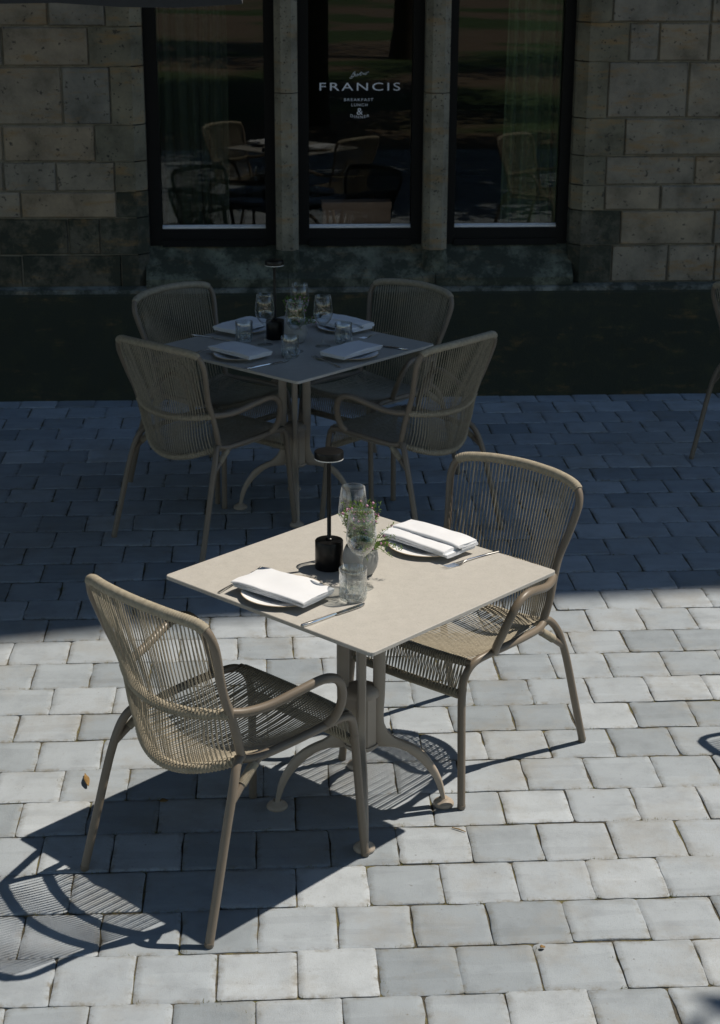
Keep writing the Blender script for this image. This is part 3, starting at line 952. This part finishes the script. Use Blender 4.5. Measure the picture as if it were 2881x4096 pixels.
def make_napkin(style, seed):
    mb = MB()
    if style == 0:     # neatly folded
        slab(mb, -.123, .118, -.064, .066, .0, .008, seed, .001)
        slab(mb, -.127, .122, -.067, .064, .0072, .0140, seed + 5, .003)
        slab(mb, -.130, .124, -.069, .066, .0135, .0215, seed + 9, .004)
    else:              # loosely folded: two puffs with a valley between
        slab(mb, -.124, .126, -.066, .060, .0, .010, seed, .002)
        slab(mb, -.128, .116, -.070, -.002, .0095, .021, seed + 5, .004)
        slab(mb, -.126, .130, -.004, .068, .0095, .020, seed + 9, .002)
        slab(mb, -.124, .128, -.018, .066, .0190, .029, seed + 12, .004)
    o = mb.build('napkin', M['napkin'], smooth=True)
    o.data.set_sharp_from_angle(angle=radians(60))
    return o
def make_fork():
    mb = MB()
    w = [(-.105, .0050, .0025), (-.09, .0052, .0030), (-.03, .0026, .0045), (.015, .0022, .0060), (.035, .0055, .0050), (.048, .0105, .0030), (.062, .0115, .0024)]
    vs = []
    for x, hw, z in w:
        vs += [(x, -hw, z), (x, -hw * .6, z + .0016), (x, hw * .6, z + .0016), (x, hw, z)]
    n = len(w)
    fs = [(i * 4 + k, i * 4 + k + 1, (i + 1) * 4 + k + 1, (i + 1) * 4 + k) for i in range(n - 1) for k in range(3)]
    fs += [(i * 4 + 3, i * 4, (i + 1) * 4, (i + 1) * 4 + 3) for i in range(n - 1)] + [(0, 1, 2, 3), (4 * n - 1, 4 * n - 2, 4 * n - 3, 4 * n - 4)]
    mb.add(vs, fs)
    for k in range(4):
        y = -.0095 + k * .00633
        mb.tube([(.060, y, .0030), (.080, y, .0022), (.098, y, .0048), (.106, y * .97, .0075)], [.0016, .0014, .0012, .0006], 6)
    return mb.build('fork', M['steel'], smooth=True)
def make_knife():
    k = empty('table_knife')
    h = MB(); h.tube([(-.115, 0, .0045), (-.112, 0, .0045), (-.06, 0, .0045), (0, 0, .0045), (.008, 0, .0042)], [.003, .0052, .0050, .0042, .0030], 8)
    h.build('handle', M['steel'], k, smooth=True)
    b = [(.006, -.006), (.05, -.0085), (.09, -.0085), (.108, -.004), (.114, .004), (.112, .0055), (.006, .0055)]
    MB().prism(b, .0030, .0046).build('blade', M['steel'], k)
    return k
def make_wine():
    outer = [(.001, .0035), (.008, .0040), (.0300, .0015), (.0345, .0008), (.0345, .0020), (.028, .0035), (.010, .0075), (.0045, .014), (.0036, .030), (.0036, .070), (.0042, .084), (.010, .0925), (.024, .105), (.036, .122), (.0415, .140), (.0415, .155), (.0385, .185), (.0340, .2215)]
    inner = [(.0335, .2220), (.0330, .2215), (.0375, .185), (.0405, .155), (.0405, .140), (.035, .1232), (.023, .107), (.010, .0975), (.001, .0965)]
    o = MB().lathe(outer[::1] + inner, 0, 0, 40).build('wine_glass', M['clear'], smooth='all')
    return o
def make_tumbler():
    t = empty('cut_tumbler')
    def rf(a, z):
        if z < .004 or z > .062: return 1.0
        return 1 - .045 * (abs(((a * 14 / pi) % 2) - 1)) * (1 if z < .05 else (.062 - z) / .012)
    prof = [(.001, .0005), (.033, .0005), (.0355, .003), (.036, .010), (.036, .020), (.0362, .030), (.0365, .042), (.0370, .050), (.0374, .062), (.0378, .089), (.0370, .0905), (.0358, .089), (.0350, .05), (.0338, .018), (.031, .012), (.001, .011)]
    MB().lathe(prof, 0, 0, 84, rf).build('bowl', M['crystal'], t, smooth=True)
    fl = MB()
    for k in range(12):      # crossed leaf-shaped cuts round the lower half, upright flutes above
        a = 2 * pi * k / 12
        for sg in (1, -1):
            pts = [Vector((.0364 * cos(a + d * sg), .0364 * sin(a + d * sg), z)) for d, z in ((-.26, .005), (-.10, .017), (.08, .029), (.24, .040))]
            fl.tube(pts, [.0006, .0022, .0022, .0005], 5)
        fl.tube([Vector((.0368 * cos(a + .13), .0368 * sin(a + .13), z)) for z in (.040, .050, .062, .072)], [.0004, .0015, .0012, .0003], 5)
    fl.build('cut_facets', M['crystal'], t, smooth=True)
    return t
def make_lamp():
    l = empty('table_lamp')
    MB().lathe([(.001, .0005), (.0385, .0005), (.0397, .002), (.0397, .0815), (.0385, .0835), (.030, .0838), (.001, .0835)], 0, 0, 48).build('base', M['lamp'], l, smooth=True)
    MB().lathe([(.010, .0835), (.010, .0885), (.0068, .0905), (.0058, .092), (.0058, .322), (.0075, .324)], 0, 0, 20).build('stem', M['lamp'], l, smooth=True)
    hd = MB().lathe([(.001, .346), (.034, .346), (.0395, .3445), (.0408, .341), (.0408, .326), (.001, .3262)], 0, 0, 48).build('head', M['lamp'], l, smooth=True)
    MB().lathe([(.001, .3258), (.0404, .3258), (.0404, .3230), (.038, .3225), (.001, .3225)], 0, 0, 48).build('diffuser', M['diffuser'], hd, smooth=True)
    return l
def make_plant(seed):
    r_ = random.Random(seed)
    p = empty('potted_heath')
    MB().lathe([(.001, .0005), (.030, .0005), (.038, .006), (.047, .024), (.0505, .045), (.0485, .066), (.0435, .080), (.041, .084), (.038, .083), (.040, .074), (.001, .072)], 0, 0, 40).build('pot', M['pot'], p, smooth=True)
    MB().lathe([(.001, .0755), (.02, .077), (.0385, .0745)], 0, 0, 24).build('soil', M['soil'], p, smooth=True)
    st, lf, bl = MB(), MB(), MB()
    def leaf(c, d, L, w):
        d = d.normalized(); s_ = d.cross(Vector((r_.gauss(0, 1), r_.gauss(0, 1), r_.gauss(0, 1)))).normalized() * w
        lf.add([c, c + d * L * .5 + s_, c + d * L, c + d * L * .5 - s_], [(0, 1, 2, 3)])
    for k in range(130):
        a = r_.uniform(0, 2 * pi); rad = r_.uniform(0, .03)
        up = r_.random() < .86
        if not up: a = r_.uniform(-1.5, .5)
        b = Vector((rad * cos(a), rad * sin(a), .074))
        lean = r_.uniform(.02, .30) if up else r_.uniform(.7, 1.5)
        L = r_.uniform(.07, .135) if up else r_.uniform(.06, .11)
        d = Vector((cos(a) * lean, sin(a) * lean, 1 if up else .55)).normalized()
        mid_ = b + d * L * .5 + Vector((0, 0, .004))
        e = b + d * L + Vector((r_.gauss(0, .008), r_.gauss(0, .008), 0 if up else -.035 * r_.random()))
        st.tube([b, mid_, e], [.0009, .0007, .0005], 4, False)
        n_ = int(L / .0032)
        for i in range(n_):
            u = .12 + .88 * i / n_
            c = (b.lerp(mid_, u * 2) if u < .5 else mid_.lerp(e, u * 2 - 1))
            leaf(c, Vector((r_.gauss(0, 1), r_.gauss(0, 1), r_.gauss(.6, .6))), r_.uniform(.008, .015), .0016)
        nb = r_.choice((0, 0, 1, 1, 2))
        for i in range(nb):
            c = e.lerp(mid_, r_.uniform(0, .7)) + Vector((r_.gauss(0, .004), r_.gauss(0, .004), r_.gauss(0.002, .003)))
            R_ = r_.uniform(.0032, .0052)
            vs = [c + Vector((R_, 0, 0)), c + Vector((0, R_, 0)), c - Vector((R_, 0, 0)), c - Vector((0, R_, 0)), c + Vector((0, 0, R_)), c - Vector((0, 0, R_))]
            bl.add(vs, [(0, 1, 4), (1, 2, 4), (2, 3, 4), (3, 0, 4), (1, 0, 5), (2, 1, 5), (3, 2, 5), (0, 3, 5)])
    st.build('stems', M['herb'], p)
    tag(lf.build('leaves', M['herb'], p), kind='stuff')
    tag(bl.build('flowers', M['bloom'], p, smooth='all'), kind='stuff')
    return p

P_plate, P_wine, P_tumb, P_fork, P_knife = make_plate(), make_wine(), make_tumbler(), make_fork(), make_knife()
used = set()
def place(proto, x, y, z, rz, label, cat, group=None):
    o = copy_tree(proto) if proto.name in used else proto
    used.add(proto.name)
    o.location = (x, y, z); o.rotation_euler = (0, 0, rz)
    tag(o, label, cat, group)
    return o
def put_napkin(style, seed, x, y, z, rz, label):
    o = make_napkin(style, seed); o.location = (x, y, z); o.rotation_euler = (0, 0, rz)
    tag(o, label, 'napkin', 'white folded napkins')
FRONT, BACK = 'front sunlit table', 'shaded back table'
# sunlit table
place(P_plate, .050, 4.203, TZ, 0, 'white plate with tan rim under the neat napkin on the front sunlit table', 'plate', 'plates')
put_napkin(0, 3.1, .051, 4.196, TZ + .0172, radians(-41), 'neatly folded white napkin at the left of the front sunlit table')
place(P_plate, .475, 4.553, TZ, 0, 'white plate with tan rim under the loose napkin on the front sunlit table', 'plate', 'plates')
put_napkin(1, 8.4, .479, 4.553, TZ + .0172, radians(-47), 'loosely folded white napkin at the right of the front sunlit table')
place(P_fork, -.065, 4.313, TZ, atan2(.195, .137), 'steel fork half hidden by the neat napkin on the sunlit table', 'fork', 'forks')
place(P_knife, .180, 4.055, TZ, atan2(.145, .173), 'steel knife near the front corner of the sunlit table', 'knife', 'knives')
place(P_fork, .592, 4.445, TZ, atan2(-.114, -.152), 'steel fork lying right of the loose napkin on the sunlit table', 'fork', 'forks')
place(P_wine, .263, 4.250, TZ, 0, 'empty wine glass before the flower pot on the sunlit table', 'wine glass', 'wine glasses')
place(P_wine, .252, 4.458, TZ, 0, 'empty wine glass behind the flower pot on the sunlit table', 'wine glass', 'wine glasses')
place(P_tumb, .236, 4.168, TZ, 0, 'cut glass tumbler beside the neat napkin on the sunlit table', 'tumbler', 'tumblers')
lamp1 = make_lamp(); lamp1.location = (.182, 4.405, TZ); tag(lamp1, 'black cordless lamp with disc head on the front sunlit table', 'lamp', 'table lamps')
pl1 = make_plant(5); pl1.location = (.268, 4.357, TZ); tag(pl1, 'pink heath in round grey pot on the front sunlit table', 'plant', 'potted heaths')
# shaded table
for (x, y, rz, st, sd, wd) in ((-.085, 6.860, -47, 0, 21.0, 'front left'), (.378, 6.850, 47, 0, 33.0, 'front right'), (-.080, 7.335, 49, 0, 45.0, 'rear left'), (.368, 7.345, -47, 1, 57.0, 'rear right')):
    place(P_plate, x, y, TZ, 0, 'white plate at the %s of the shaded back table' % wd, 'plate', 'plates')
    put_napkin(st, sd, x, y, TZ + .0172, radians(rz), 'folded white napkin at the %s of the shaded back table' % wd)
for (x, y, wd) in ((-.073, 7.125, 'leftmost'), (.121, 6.842, 'nearest'), (.356, 7.078, 'rightmost')):
    place(P_tumb, x, y, TZ, rnd.uniform(0, 3), '%s cut glass tumbler on the shaded back table' % wd, 'tumbler', 'tumblers')
for (x, y, wd) in ((.017, 7.063, 'leftmost'), (.266, 7.026, 'rightmost'), (.145, 6.936, 'nearest'), (.173, 7.283, 'farthest')):
    place(P_wine, x, y, TZ, 0, '%s empty wine glass on the shaded back table' % wd, 'wine glass', 'wine glasses')
place(P_knife, .030, 6.710, TZ, atan2(.144, .182), 'steel knife near the front corner of the shaded back table', 'knife', 'knives')
place(P_fork, .270, 6.745, TZ, atan2(.237, -.137), 'steel fork near the front corner of the shaded back table', 'fork', 'forks')
place(P_knife, .525, 6.995, TZ, radians(150), 'steel knife at the right of the shaded back table', 'knife', 'knives')
place(P_fork, -.215, 6.985, TZ, radians(45), 'steel fork half hidden by the front left napkin, back table', 'fork', 'forks')
place(P_knife, -.215, 7.190, TZ, radians(-35), 'steel knife at the left of the shaded back table', 'knife', 'knives')
place(P_fork, .505, 7.215, TZ, radians(-140), 'steel fork right of the rear right napkin, back table', 'fork', 'forks')
lamp2 = copy_tree(lamp1); lamp2.location = (.062, 7.180, TZ); tag(lamp2, 'black cordless lamp standing on the shaded back table', 'lamp', 'table lamps')
pl2 = make_plant(11); pl2.location = (.150, 7.110, TZ); tag(pl2, 'pink heath in round grey pot on the shaded back table', 'plant', 'potted heaths')

# ------------------------------------------------------------------ parasol over the left, only its hem shows
pa = empty('parasol', (-1.84, 5.55, 0))
tag(pa, 'dark canvas parasol whose hem shows at the top left corner', 'parasol')
hx, hy = 1.80, 1.25
apex = (0, 0, 2.95)
cor = [(-hx, -hy, 2.304), (hx, -hy, 2.304), (hx, hy, 2.304), (-hx, hy, 2.304)]
cv = MB().add([apex] + cor, [(0, 1, 2), (0, 2, 3), (0, 3, 4), (0, 4, 1)])
o = cv.build('canopy', M['canvas'], pa)
o.modifiers.new('thick', 'SOLIDIFY').thickness = .003
hem = MB(); loop = []
for (a, b_) in zip(cor, cor[1:] + cor[:1]):
    for k in range(24):
        loop.append(Vector(a).lerp(Vector(b_), k / 24))
vs = []
for i, p in enumerate(loop):
    s_ = .036 + .006 * sin(i * .9) + .004 * sin(i * 2.3)
    vs += [tuple(p), (p.x * 1.004, p.y * 1.004, p.z - s_)]
L = len(loop)
hem.add(vs, [(2 * i, 2 * i + 1, (2 * i + 3) % (2 * L), (2 * i + 2) % (2 * L)) for i in range(L)])
o = hem.build('hem', M['canvas'], pa); o.modifiers.new('thick', 'SOLIDIFY').thickness = .004
MB().tube([(0, 0, .05), (0, 0, 2.95)], .024, 16).build('pole', M['frame_black'], pa, smooth=True)
for c_ in cor: MB().tube([(0, 0, 2.78), (c_[0] * .97, c_[1] * .97, 2.30)], .009, 8).build('rib', M['frame_black'], pa, smooth=True)
MB().lathe([(.001, .0), (.24, .0), (.24, .05), (.04, .07), (.03, .3), (.001, .3)], 0, 0, 32).build('base', M['frame_black'], pa, smooth=True)

# ------------------------------------------------------------------ garden trees behind the viewer
def tree(x, y, h, cr, seed, label, nleaf=7000, zlow=.45):
    r_ = random.Random(seed)
    t = empty('garden_tree', (x, y, -.06)); tag(t, label, 'tree', 'garden trees')
    tr = MB()
    tr.tube([(0, 0, -.1), (.03, .02, .6), (.1, 0, h * .35), (.05, .1, h * .7)], [h * .032, h * .026, h * .020, h * .008], 12)
    blobs = []
    for k in range(26):
        a = r_.uniform(0, 2 * pi); e = r_.uniform(-.1, 1)
        d = cr * r_.uniform(.15, .8)
        c = Vector((d * cos(a), d * sin(a), h * (zlow + (1 - zlow) * (.12 + .72 * r_.random()))))
        blobs.append((c, cr * r_.uniform(.28, .48)))
        tr.tube([Vector((.08, 0, h * r_.uniform(.3, .5))), c * .5 + Vector((0, 0, h * .25)), c], [h * .010, h * .006, h * .002], 6)
    tr.build('trunk', M['bark'], t, smooth=True)
    lf = MB()
    for k in range(nleaf):
        c, rr = r_.choice(blobs)
        d = Vector((r_.gauss(0, 1), r_.gauss(0, 1), r_.gauss(0, .8))).normalized() * rr * r_.random() ** .4
        p = c + d
        u = Vector((r_.gauss(0, 1), r_.gauss(0, 1), r_.gauss(0, .5))).normalized()
        v = u.cross(Vector((r_.gauss(0, 1), r_.gauss(0, 1), r_.gauss(0, 1)))).normalized()
        s = r_.uniform(.09, .16)
        lf.add([p - u * s, p + v * s * .5, p + u * s, p - v * s * .5], [(0, 1, 2, 3)])
    o = lf.build('crown', M['leaf'], t); tag(o, kind='stuff')
tree(5.72, .72, 10.5, 3.6, 3, 'broad leafy tree right of the terrace, shading its near corner', 12000)
tree(.6, -4.6, 12.0, 4.4, 4, 'leafy tree straight behind the viewer, mirrored in the middle window', 14000, .3)
tree(-5.2, 2.0, 12.0, 4.2, 5, 'big leafy tree left of the terrace, mirrored in the left window', 15000, .28)
tree(-6.4, 6.4, 12.0, 3.8, 12, 'leafy tree against the building beyond the left edge', 12000, .28)
tree(5.4, -6.0, 12.0, 4.4, 6, 'leafy tree across the lawn, mirrored in the right window', 12000, .3)
tree(-4.6, -5.5, 12.0, 4.4, 7, 'leafy tree behind the viewer on the left', 12000, .3)
tree(-3.5, -13, 12, 4.2, 8, 'tall leafy tree at the far left of the garden', 7000, .3)
tree(3.0, -16, 13, 4.6, 9, 'tall leafy tree at the far end of the garden', 7000, .25)
tree(11.5, -12, 12, 4.4, 10, 'tall leafy tree at the far right of the garden', 7000, .3)

# ------------------------------------------------------------------ litter
def curled(name, x, y, L, w, rz, mat, lift, label):
    vs = []; n = 8
    for i in range(n + 1):
        u = i / n
        ww = w * sin(pi * min(1, u + .06)) + .0012
        z = .003 + lift * (sin(u * 5) * .5 + .5)
        vs += [(L * (u - .5), -ww, z + lift * .5), (L * (u - .5), 0, z), (L * (u - .5), ww, z + lift * .6)]
    fs = [(i * 3 + k, i * 3 + k + 1, i * 3 + k + 4, i * 3 + k + 3) for i in range(n) for k in range(2)]
    o = MB().add(vs, fs).build(name, mat, loc=(x, y, .002), rz=rz, smooth='all')
    o.modifiers.new('thick', 'SOLIDIFY').thickness = .0015
    tag(o, label, 'leaf', 'litter on the pavers')
curled('dry_leaf', -.548, 4.552, .085, .0075, radians(102), M['dry'], .006, 'curled brown dry leaf on the sunlit pavers at the left')
curled('dry_leaf', -.307, 4.412, .026, .009, radians(20), M['dry'], .003, 'small brown leaf lying in the shadow of the front table')
curled('dry_leaf', .690, 3.610, .014, .005, radians(20), M['dry'], .003, 'tiny orange leaf on the pavers near the bottom edge')
o = MB().tube([(-.022, 0, .004), (0, .001, .005), (.022, 0, .004)], [.0018, .0022, .0014], 6).build('straw', M['straw'], loc=(.545, 4.206, 0), rz=radians(-35), smooth=True)
tag(o, 'short straw stalk on the pavers right of the front table foot', 'straw')
